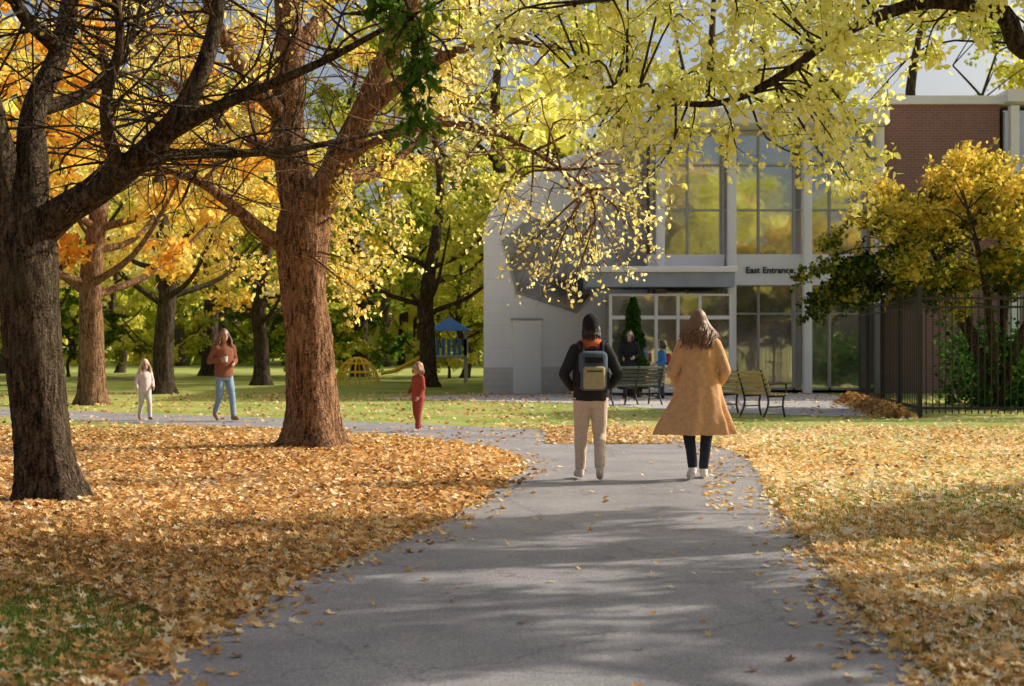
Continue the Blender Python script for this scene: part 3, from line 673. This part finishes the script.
# ---------------------------------------------------------------- people
SKIN=surf("skin",(.50,.29,.20),(.56,.33,.24),12,.55,.03)
def cloth(n,c,v=.82,s=40,b=.25): return surf("cloth_"+n,tuple(x*v for x in c),tuple(min(1,x*1.12) for x in c),s,.9,b,spec=.15,bdist=.004)
def hairm(n,c): return surf("hair_"+n,tuple(x*.55 for x in c),tuple(x*1.35 for x in c),30,.5,.5,stretch=(4,4,.6),spec=.5,bdist=.006)
def n_(v): v=np.asarray(v,float); return v/(np.linalg.norm(v)+1e-9)
class Fig:
    def __init__(s): s.pr=[]; s.mb=MB()
    def cap(s,p0,r0,p1,r1,lab):
        p0=np.asarray(p0,float);p1=np.asarray(p1,float); s.pr.append(('c',p0,r0,p1,r1,lab))
        d=n_(p1-p0); ref=np.array([1,0,0]) if abs(d[0])<.8 else np.array([0,1,0]); U=n_(np.cross(d,ref)); W=np.cross(d,U)
        rings=[]; th=np.arange(14)*2*math.pi/14
        for f in np.radians([-80,-50,-20,0]): rings.append((p0+d*r0*math.sin(f),r0*math.cos(f)))
        for f in np.radians([0,20,50,80]): rings.append((p1+d*r1*math.sin(f),r1*math.cos(f)))
        V=np.array([c+r*(np.cos(th)[:,None]*U+np.sin(th)[:,None]*W) for c,r in rings]); s._rings(V)
    def _rings(s,V):
        n,k,_=V.shape; idx=np.arange(n*k).reshape(n,k); a=idx[:-1];b=idx[1:]
        Q=np.stack([a,np.roll(a,-1,1),np.roll(b,-1,1),b],-1).reshape(-1,4)
        Vv=np.vstack([V.reshape(-1,3),V[0].mean(0),V[-1].mean(0)])
        base=s.mb.n; s.mb.V.append(Vv); s.mb.n+=len(Vv)
        s.mb.G.append((Q+base,0,np.zeros(len(Q)),True))
        T=[[idx[0][(j+1)%k],idx[0][j],n*k] for j in range(k)]+[[idx[-1][j],idx[-1][(j+1)%k],n*k+1] for j in range(k)]
        s.mb.G.append((np.array(T)+base,0,np.zeros(len(T)),True))
    def ell(s,c,r,lab):
        c=np.asarray(c,float); r=np.asarray(r,float)*np.ones(3); s.pr.append(('e',c,r,None,None,lab))
        th=np.arange(18)*2*math.pi/18
        V=np.array([[c+r*np.array([math.cos(f)*math.cos(t),math.cos(f)*math.sin(t),math.sin(f)]) for t in th] for f in np.radians(np.linspace(-85,85,12))]); s._rings(V)
    def loft(s,rows,lab,k=40,rip=None):
        rows=sorted(rows); R=np.array(rows,float)
        z=np.linspace(R[0,0],R[-1,0],max(8,int((R[-1,0]-R[0,0])/.03)))
        cols=[np.interp(z,R[:,0],R[:,i]) for i in range(1,5)]
        s.pr.append(('l',z,np.array(cols),None,None,lab))
        th=np.arange(k)*2*math.pi/k; V=[]
        for i in range(len(z)):
            f=1.0
            if rip: f=1+rip(th,(z[i]-z[0])/(z[-1]-z[0]))
            V.append(np.c_[cols[0][i]+cols[2][i]*f*np.cos(th),cols[1][i]+cols[3][i]*f*np.sin(th),np.full(k,z[i])])
        s._rings(np.array(V))
    def hand(s,w,d,across,curl=.5,lab='skin'):
        w=np.asarray(w,float); d=n_(d); across=n_(np.asarray(across)-d*np.dot(across,d)); nn=n_(np.cross(d,across))
        for o in (-.026,-.009,.009,.026): s.cap(w+across*o*.6,.015,w+d*.085+across*o,.0125,lab)
        for j,(o,L) in enumerate(((.027,.068),(.009,.077),(-.009,.071),(-.027,.056))):
            p=w+d*.088+across*o; dd=d
            for q,(fl,r) in enumerate(((.45,.0095),(.32,.0085),(.25,.0075))):
                dd=n_(dd*math.cos(curl*(.5+q*.4))+nn*math.sin(curl*(.5+q*.4))); p2=p+dd*L*fl; s.cap(p,r,p2,r*.92,lab); p=p2
        p=w+d*.03+across*.03; dd=n_(d*.7+across*.7+nn*.25)
        p2=p+dd*.038; s.cap(p,.012,p2,.010,lab); s.cap(p2,.010,p2+n_(dd+d*.5)*.028,.008,lab)
    def label(s,P):
        best=np.full(len(P),1e9); lab=np.zeros(len(P),int); labs=[]
        for pr in s.pr:
            if pr[5] not in labs: labs.append(pr[5])
            li=labs.index(pr[5])
            if pr[0]=='c':
                _,a,r0,b,r1,_l=pr; ab=b-a; t=np.clip(((P-a)@ab)/(ab@ab+1e-12),0,1); d=np.linalg.norm(P-a-t[:,None]*ab,axis=1)-(r0+(r1-r0)*t)
            elif pr[0]=='e':
                q=np.linalg.norm((P-pr[1])/pr[2],axis=1); d=(q-1)*pr[2].min()
            else:
                z=pr[1]; cx,cy,rx,ry=[np.interp(P[:,2],z,c) for c in pr[2]]
                q=np.hypot((P[:,0]-cx)/rx,(P[:,1]-cy)/ry); d=(q-1)*np.minimum(rx,ry); d=np.maximum(d, np.maximum(z[0]-P[:,2],P[:,2]-z[-1])); d=np.where(np.abs(d)<.05,d*.6,d)
            m=d<best; best[m]=d[m]; lab[m]=li
        return lab,labs
    def finish(s,name,mats,loc,rz,scale,voxel=.0075,extra=None,wr=.0035):
        o=s.mb.build(name+"_tmp",[]); 
        md=o.modifiers.new("r",'REMESH'); md.mode='VOXEL'; md.voxel_size=voxel; md.use_smooth_shade=True
        sm=o.modifiers.new("s",'SMOOTH'); sm.factor=.5; sm.iterations=3
        dg=bpy.context.evaluated_depsgraph_get(); me=bpy.data.meshes.new_from_object(o.evaluated_get(dg)); bpy.data.objects.remove(o)
        nv=len(me.vertices); co=np.zeros(nv*3,np.float32); me.vertices.foreach_get("co",co); co=co.reshape(-1,3)
        no=np.zeros(nv*3,np.float32); me.vertex_normals.foreach_get("vector",no); no=no.reshape(-1,3)
        lab,labs=s.label(co.astype(float)); isc=np.array([l not in('skin','hair','shoe','lip') for l in labs])[lab]
        x,y,z=co.T
        w=np.sin(x*42+np.sin(z*7+y*5)*2.2+z*6)*.7+.5*np.sin(z*33+np.sin(x*12+y*9)*2.6)*np.sin(x*14+y*11+z*4)
        co=co+no*(w*wr*isc)[:,None]; me.vertices.foreach_set("co",co.astype(np.float32).ravel())
        nf=len(me.polygons); fc=np.zeros(nf*3,np.float32); me.update(); me.polygons.foreach_get("center",fc); lab,labs=s.label(fc.reshape(-1,3).astype(float))
        me.materials.clear()
        for l in labs: me.materials.append(mats[l])
        me.polygons.foreach_set("material_index",lab.astype(np.int32)); me.polygons.foreach_set("use_smooth",np.ones(nf,bool)); me.update()
        e=empty(name,loc); e.rotation_euler=(0,0,rz); e.scale=(scale,)*3
        b=bpy.data.objects.new("body",me); C.objects.link(b); b.parent=e
        if extra:
            for nm,(m2,mm) in extra.items():
                if m2.n: m2.build(nm,mm,e)
        return e
def body(f,J,hs=1.0,top='top',leg='pants',sl='top',rA=1.0,torso=None,legr=1.0,sleeve_to=1.0,hands=True,hcurl=.5):
    f.loft(torso or [(.90,0,0,.155,.115),(1.0,0,0,.15,.11),(1.1,0,0,.135,.10),(1.28,0,0,.165,.12),(1.38,0,-.005,.175,.11),(1.45,0,-.01,.10,.075),(1.48,0,-.01,.06,.055)],top)
    f.cap([0,-.01,1.44],.055,[0,0,1.55],.05,'skin')
    f.loft([(.78,J['hipx'],0,.14,.11),(.86,J['hipx'],0,.165,.125),(.95,0,0,.155,.115)],leg)
    for sd,k in ((-1,'L'),(1,'R')):
        sh=np.array([sd*.165,-.005,1.40]); el=np.array(J['el'+k]); wr=np.array(J['wr'+k])
        f.cap(sh,.062*rA,el,.047*rA,sl); f.cap(el,.046*rA,wr,.034*rA,sl)
        d=n_(wr-el)
        if hands:
            f.cap(wr-d*.02,.026,wr+d*.02,.024,'skin'); f.hand(wr+d*.02,J.get('hd'+k,d),J.get('ac'+k,(0,1,-.2)),hcurl)
        hp=np.array([sd*.085,0,.88]); kn=np.array(J['kn'+k]); an=np.array(J['an'+k]); to=np.array(J['to'+k])
        f.cap(hp,.095*legr,kn,.064*legr,leg); f.cap(kn,.064*legr,an+[0,0,.03],.050*legr,leg)
        f.cap(an,.042,an-[0,.015,.02],.045,'shoe'); f.cap(an+[0,-.03,-.045],.038,to,.034,'shoe'); f.cap((an+to)/2+[0,0,-.01],.044,to+[0,-.02,.005],.04,'shoe')
def head(f,hs=1.0,yaw=0,hc=(0,.015,1.635),hair='short',lift=0):
    hc=np.array(hc,float); c,s_=math.cos(yaw),math.sin(yaw)
    def H(x,y,z): return hc+hs*np.array([c*x-s_*y,s_*x+c*y,z])
    f.ell(H(0,0,.01),np.array([.076,.092,.108])*hs,'skin'); f.ell(H(0,.03,-.06),np.array([.052,.055,.055])*hs,'skin')
    f.cap(H(0,.088,.015),.010*hs,H(0,.104,-.022),.015*hs,'skin')
    for x in (-1,1): f.ell(H(.078*x,-.005,-.01),np.array([.014,.02,.032])*hs,'skin')
    f.cap(H(-.02,.082,-.052),.009*hs,H(.02,.082,-.052),.009*hs,'lip')
    m=MB()
    for x in (-1,1):
        bm=bmesh.new(); bmesh.ops.create_icosphere(bm,subdivisions=2,radius=.013*hs,matrix=Matrix.Translation(Vector(H(.031*x,.083,.012))))
        bm.verts.index_update(); m.add([v.co[:] for v in bm.verts],[[v.index for v in q.verts] for q in bm.faces],0); bm.free()
        tube(m,[H(.016*x,.094,.036),H(.046*x,.086,.036)],[.004*hs]*2,4,1)
    return H,m
def strands(m,H,n,zend,spread,back=True,r=.012,cover=math.pi,wav=.02,len_var=.08):
    for i in range(n):
        a=rng.uniform(-cover,cover); el=rng.uniform(.1,1.4)
        d=np.array([math.sin(a)*math.cos(el),-math.cos(a)*math.cos(el),math.sin(el)])
        p0=H(d[0]*.08,d[1]*.098-.005,d[2]*.115+.015)
        o=np.array([math.sin(a),-math.cos(a)])
        p1=H(o[0]*.1,o[1]*.11,-.02); ze=zend+rng.uniform(-1,1)*len_var
        p2=H(o[0]*(.1+spread*.6),o[1]*(.115+spread*.3),-.02+ (ze-.0)*.5)
        p3=H(o[0]*(.1+spread)*rng.uniform(.6,1.1),o[1]*(.11+spread*.5),ze)
        P=catmull([p0,p1,p2,p3],12); ph=rng.random()*6.28
        P=P+np.c_[np.sin(np.arange(12)*.9+ph),np.cos(np.arange(12)*.8+ph),np.zeros(12)]*wav*np.linspace(0,1,12)[:,None]
        tube(m,P,np.r_[np.full(8,r),np.linspace(r,.003,4)],5,0,cap=False)
EYE=surf("eye",(.02,.015,.012),(.03,.02,.015),5,.2,0)
LIP=surf("lip",(.42,.17,.14),(.45,.19,.16),5,.5,0)

# --- walker with beanie and backpack
f=Fig()
J=dict(hipx=0,elL=(-.295,-.05,1.14),elR=(.295,-.05,1.14),wrL=(-.20,.13,.99),wrR=(.20,.13,.99),knL=(-.10,.08,.49),anL=(-.10,.13,.10),toL=(-.12,.30,.045),
       knR=(.10,.05,.49),anR=(.075,-.20,.15),toR=(.09,-.06,.045),acL=(0,0,1),acR=(0,0,1))
body(f,J,rA=1.2,legr=1.12,torso=[(.86,0,0,.19,.14),(.95,0,0,.195,.145),(1.08,0,0,.175,.135),(1.25,0,0,.185,.14),(1.38,0,-.005,.19,.12),(1.45,0,-.01,.12,.085),(1.49,0,-.01,.07,.065)])
H,hm=head(f)
f.loft([(1.64,0,.0,.092,.108),(1.70,0,0,.093,.108),(1.745,0,-.01,.078,.09),(1.78,0,-.012,.048,.055),(1.795,0,-.012,.015,.02)],'hat')
f.loft([(1.60,0,.0,.094,.109),(1.665,0,0,.096,.111)],'hat')
f.ell(H(0,-.045,-.04),(.078,.06,.085),'hair')
f.loft([(1.42,0,-.01,.15,.125),(1.48,0,-.015,.13,.11),(1.53,0,-.01,.095,.09),(1.55,0,0,.07,.07)],'scarf')
m=MB(); strands(m,H,50,-.12,.0,cover=1.1,r=.009)
bp=MB()
box(bp,(0,-.235,1.18),(.30,.17,.42),0,bev=.06); box(bp,(0,-.335,1.11),(.23,.07,.24),1,bev=.03); box(bp,(0,-.335,1.30),(.20,.05,.07),2,bev=.02)
box(bp,(0,-.373,1.18),(.16,.006,.012),2)
tube(bp,[[-.035,-.22,1.39],[-.03,-.22,1.43],[.03,-.22,1.43],[.035,-.22,1.39]],[.009]*4,6,2,m=10)
for sd in (-1,1):
    tube(bp,[[sd*.10,-.17,1.36],[sd*.115,-.09,1.47],[sd*.125,.06,1.46],[sd*.14,.15,1.32],[sd*.16,.12,1.15],[sd*.17,-.02,1.04],[sd*.12,-.18,1.02]],[.024]*7,6,2,m=26)
    box(bp,(sd*.155,-.24,1.09),(.03,.10,.16),2,bev=.012)
NAVY=cloth("slate",(.10,.12,.17)); OCH=cloth("ochre",(.42,.36,.2)); BLK=cloth("black",(.022,.022,.026))
mats=dict(top=cloth("jacket",(.035,.032,.034)),pants=cloth("khaki",(.66,.52,.40)),skin=SKIN,shoe=cloth("boots",(.68,.57,.47)),hat=cloth("beanie",(.018,.018,.022)),scarf=cloth("scarf",(.55,.13,.05)),hair=hairm("black",(.03,.022,.018)),lip=LIP)
f.finish("woman_with_backpack",mats,(.83,14.75,.004),math.radians(3),.98,extra={"eyes":(hm,[EYE,mats['hair']]),"hair":(m,[mats['hair']]),"backpack":(bp,[NAVY,OCH,BLK])})

# --- woman in camel coat
f=Fig()
J=dict(hipx=0,elL=(-.275,-.05,1.13),elR=(.275,-.05,1.13),wrL=(-.205,.09,.96),wrR=(.205,.09,.96),knL=(-.10,.05,.48),anL=(-.075,-.16,.13),toL=(-.09,-.01,.04),
       knR=(.09,.08,.48),anR=(.06,.13,.09),toR=(.08,.30,.04),hdL=(.3,.1,-1),hdR=(-.3,.1,-1))
body(f,J,rA=1.2,legr=1.0,top='coat',sl='coat')
def rip(th,t):
    q=(1-t); return q*q*(.11*np.sin(7*th+.6)+.06*np.sin(12*th+2)+.05*np.sin(4*th))+.012*np.sin(9*th+t*8)
f.loft([(.47,-.06,-.03,.41,.20),(.58,-.05,-.03,.375,.20),(.70,-.035,-.02,.32,.19),(.85,-.015,-.01,.262,.175),(1.0,0,0,.225,.16),(1.15,0,0,.195,.145),(1.28,0,-.005,.195,.14),(1.38,0,-.005,.19,.12),(1.44,0,-.01,.14,.095),(1.49,0,-.01,.08,.075)],'coat',k=72,rip=rip)
f.loft([(1.45,0,-.01,.12,.10),(1.53,0,-.012,.10,.092)],'coat')
H,hm=head(f,yaw=math.radians(-8))
f.ell(H(0,-.012,.025),(.088,.104,.115),'hair'); f.ell(H(0,-.06,-.06),(.10,.07,.12),'hair'); f.ell(H(0,-.09,-.15),(.125,.06,.10),'hair')
m=MB(); strands(m,H,260,-.22,.10,cover=2.1,r=.009,wav=.03)
mats=dict(coat=cloth("camel",(.64,.37,.19),s=25),pants=cloth("black_jeans",(.03,.035,.05)),skin=SKIN,shoe=cloth("white_shoes",(.75,.69,.63)),hair=hairm("brown",(.22,.12,.065)),lip=LIP)
f.finish("woman_in_coat",mats,(1.98,14.85,.004),math.radians(-3),1.02,extra={"eyes":(hm,[EYE,mats['hair']]),"hair":(m,[mats['hair']])},wr=.003)

def person(name,loc,rz,scale,J,mats,hs=1.0,hairz=-.2,hair_n=60,yaw=0,legr=1.0,rA=1.0,hairsp=.05,tail=None,curl=.5,torso=None):
    f=Fig(); body(f,J,rA=rA,legr=legr,hcurl=curl,torso=torso); H,hm=head(f,hs=hs,yaw=yaw,hc=(0,.01,1.60+.035*hs))
    f.ell(H(0,-.018,.028),np.array([.086,.098,.108])*hs,'hair'); f.ell(H(0,-.05,-.02),np.array([.084,.065,.09])*hs,'hair')
    m=MB(); strands(m,H,hair_n,hairz,hairsp,cover=2.1,r=.012*hs)
    ex={"eyes":(hm,[EYE,mats['hair']]),"hair":(m,[mats['hair']])}
    if tail: ex.update(tail)
    return f.finish(name,mats,loc,rz,scale,voxel=.008,extra=ex)
JW=dict(hipx=0,elL=(-.25,-.06,1.15),elR=(.27,-.05,1.14),wrL=(-.14,.16,1.10),wrR=(.16,.20,1.16),knL=(-.10,.14,.50),anL=(-.10,.22,.10),toL=(-.12,.38,.06),knR=(.10,.03,.48),anR=(.09,-.20,.15),toR=(.10,-.06,.04),acL=(0,.3,1),acR=(0,.3,1))
cup=MB(); tube(cup,[[.09,.29,1.13],[.09,.29,1.24]],[.032,.04],12,0)
mats=dict(top=cloth("rust_sweater",(.24,.09,.05)),pants=cloth("blue_jeans",(.24,.33,.42)),skin=SKIN,shoe=cloth("tan_boots",(.40,.25,.15)),hair=hairm("auburn",(.22,.10,.05)),lip=LIP)
person("woman_in_sweater",(-5.35,26.0,.004),math.radians(215),.97,JW,mats,hair_n=150,hairz=-.18,hairsp=.07,rA=1.25,tail={"cup":(cup,[cloth("paper",(.7,.68,.62))])},torso=[(.84,0,0,.18,.135),(.95,0,0,.185,.14),(1.1,0,0,.175,.13),(1.28,0,0,.19,.135),(1.38,0,-.005,.19,.12),(1.45,0,-.01,.11,.085),(1.5,0,-.01,.075,.07)])
JC=dict(hipx=0,elL=(-.23,-.02,1.15),elR=(.23,.02,1.15),wrL=(-.22,.10,.95),wrR=(.20,.16,1.02),knL=(-.10,.05,.5),anL=(-.11,.08,.10),toL=(-.13,.24,.045),knR=(.10,.0,.5),anR=(.10,-.10,.11),toR=(.12,.05,.04))
RED=cloth("red_suit",(.34,.07,.05))
ct=[(.84,0,0,.19,.16),(.95,0,0,.195,.165),(1.1,0,0,.185,.16),(1.28,0,0,.185,.15),(1.38,0,-.005,.18,.125),(1.45,0,-.01,.11,.085),(1.5,0,-.01,.075,.07)]
mats=dict(top=RED,pants=RED,skin=SKIN,shoe=cloth("kid_shoes",(.60,.48,.40)),hair=hairm("sandy",(.36,.2,.10)),lip=LIP)
person("child_in_red",(-1.53,22.8,.004),math.radians(125),.625,JC,mats,hs=1.38,hairz=-.07,hair_n=60,hairsp=.0,legr=1.3,rA=1.3,torso=ct)
JG=dict(hipx=0,elL=(-.24,-.02,1.15),elR=(.25,.0,1.16),wrL=(-.22,.14,1.0),wrR=(.26,.12,.98),knL=(-.10,.14,.5),anL=(-.11,.16,.10),toL=(-.13,.32,.05),knR=(.10,.0,.5),anR=(.10,-.20,.15),toR=(.12,-.06,.04))
mats=dict(top=cloth("pale_pink",(.72,.58,.54)),pants=cloth("cream_leggings",(.66,.58,.53)),skin=SKIN,shoe=cloth("girl_boots",(.35,.2,.13)),hair=hairm("blonde",(.62,.44,.24)),lip=LIP)
person("girl",(-6.9,26.3,.004),math.radians(-150),.63,JG,mats,hs=1.36,hairz=-.2,hair_n=90,hairsp=.04,legr=1.15,rA=1.2,torso=ct)
JS=dict(hipx=0,elL=(-.25,-.03,1.14),elR=(.25,-.03,1.14),wrL=(-.16,.16,1.08),wrR=(.16,.16,1.06),knL=(-.10,.02,.5),anL=(-.11,0,.10),toL=(-.14,.15,.045),knR=(.10,.02,.5),anR=(.11,.0,.1),toR=(.14,.15,.045),acL=(0,0,1),acR=(0,0,1))
mats=dict(top=cloth("dark_coat",(.025,.025,.03)),pants=cloth("dark_trousers",(.03,.03,.035)),skin=SKIN,shoe=BLK,hair=hairm("dark",(.04,.03,.025)),lip=LIP)
person("man_standing",(3.02,36.0,.01),math.radians(170),1.0,JS,mats,hairz=-.07,hairsp=0,rA=1.3,legr=1.15)
mats=dict(top=cloth("blue_jacket",(.06,.22,.50)),pants=cloth("navy_trousers",(.04,.06,.12)),skin=SKIN,shoe=BLK,hair=hairm("dark2",(.05,.035,.025)),lip=LIP)
bp2=MB(); box(bp2,(.0,-.21,1.2),(.26,.15,.36),0,bev=.05)
person("boy_in_blue_jacket",(3.85,36.0,.01),math.radians(100),.85,JS,mats,hs=1.1,hairz=-.07,hairsp=0,rA=1.25,legr=1.1,tail={"backpack":(bp2,[cloth("red_pack",(.5,.07,.05))])})

# ---------------------------------------------------------------- light, sky, camera
EL,AZ=31,70   # azimuth measured from +Y towards +X
S=Vector((math.sin(math.radians(AZ))*math.cos(math.radians(EL)),math.cos(math.radians(AZ))*math.cos(math.radians(EL)),math.sin(math.radians(EL))))
sl=bpy.data.lights.new("sun",'SUN'); sl.energy=5.0; sl.angle=math.radians(.5); sl.color=(1,.92,.80)
so=bpy.data.objects.new("sun",sl); C.objects.link(so); so.rotation_euler=S.to_track_quat('Z','Y').to_euler(); so.location=(20,5,20)
w=bpy.data.worlds.new("World"); bpy.context.scene.world=w; w.use_nodes=True
nt=w.node_tree; bg=nt.nodes["Background"]; sk=nt.nodes.new("ShaderNodeTexSky"); sk.sky_type='NISHITA'; sk.sun_disc=False
sk.sun_elevation=math.radians(EL); sk.sun_rotation=math.radians(AZ); sk.dust_density=6.0; sk.air_density=1.0
nt.links.new(sk.outputs[0],bg.inputs[0]); bg.inputs[1].default_value=.15
cam=bpy.data.cameras.new("camera"); co=bpy.data.objects.new("camera",cam); C.objects.link(co)
co.location=(0,0,CH); co.rotation_euler=(math.pi/2,0,0); cam.lens=F/1024*36; cam.sensor_width=36; cam.clip_end=2000; cam.clip_start=.1
cam.dof.use_dof=True; cam.dof.focus_distance=14.8; cam.dof.aperture_fstop=3.2
bpy.context.scene.camera=co
vs=bpy.context.scene.view_settings; vs.view_transform='Standard'; vs.look='None'; vs.exposure=0; vs.gamma=1
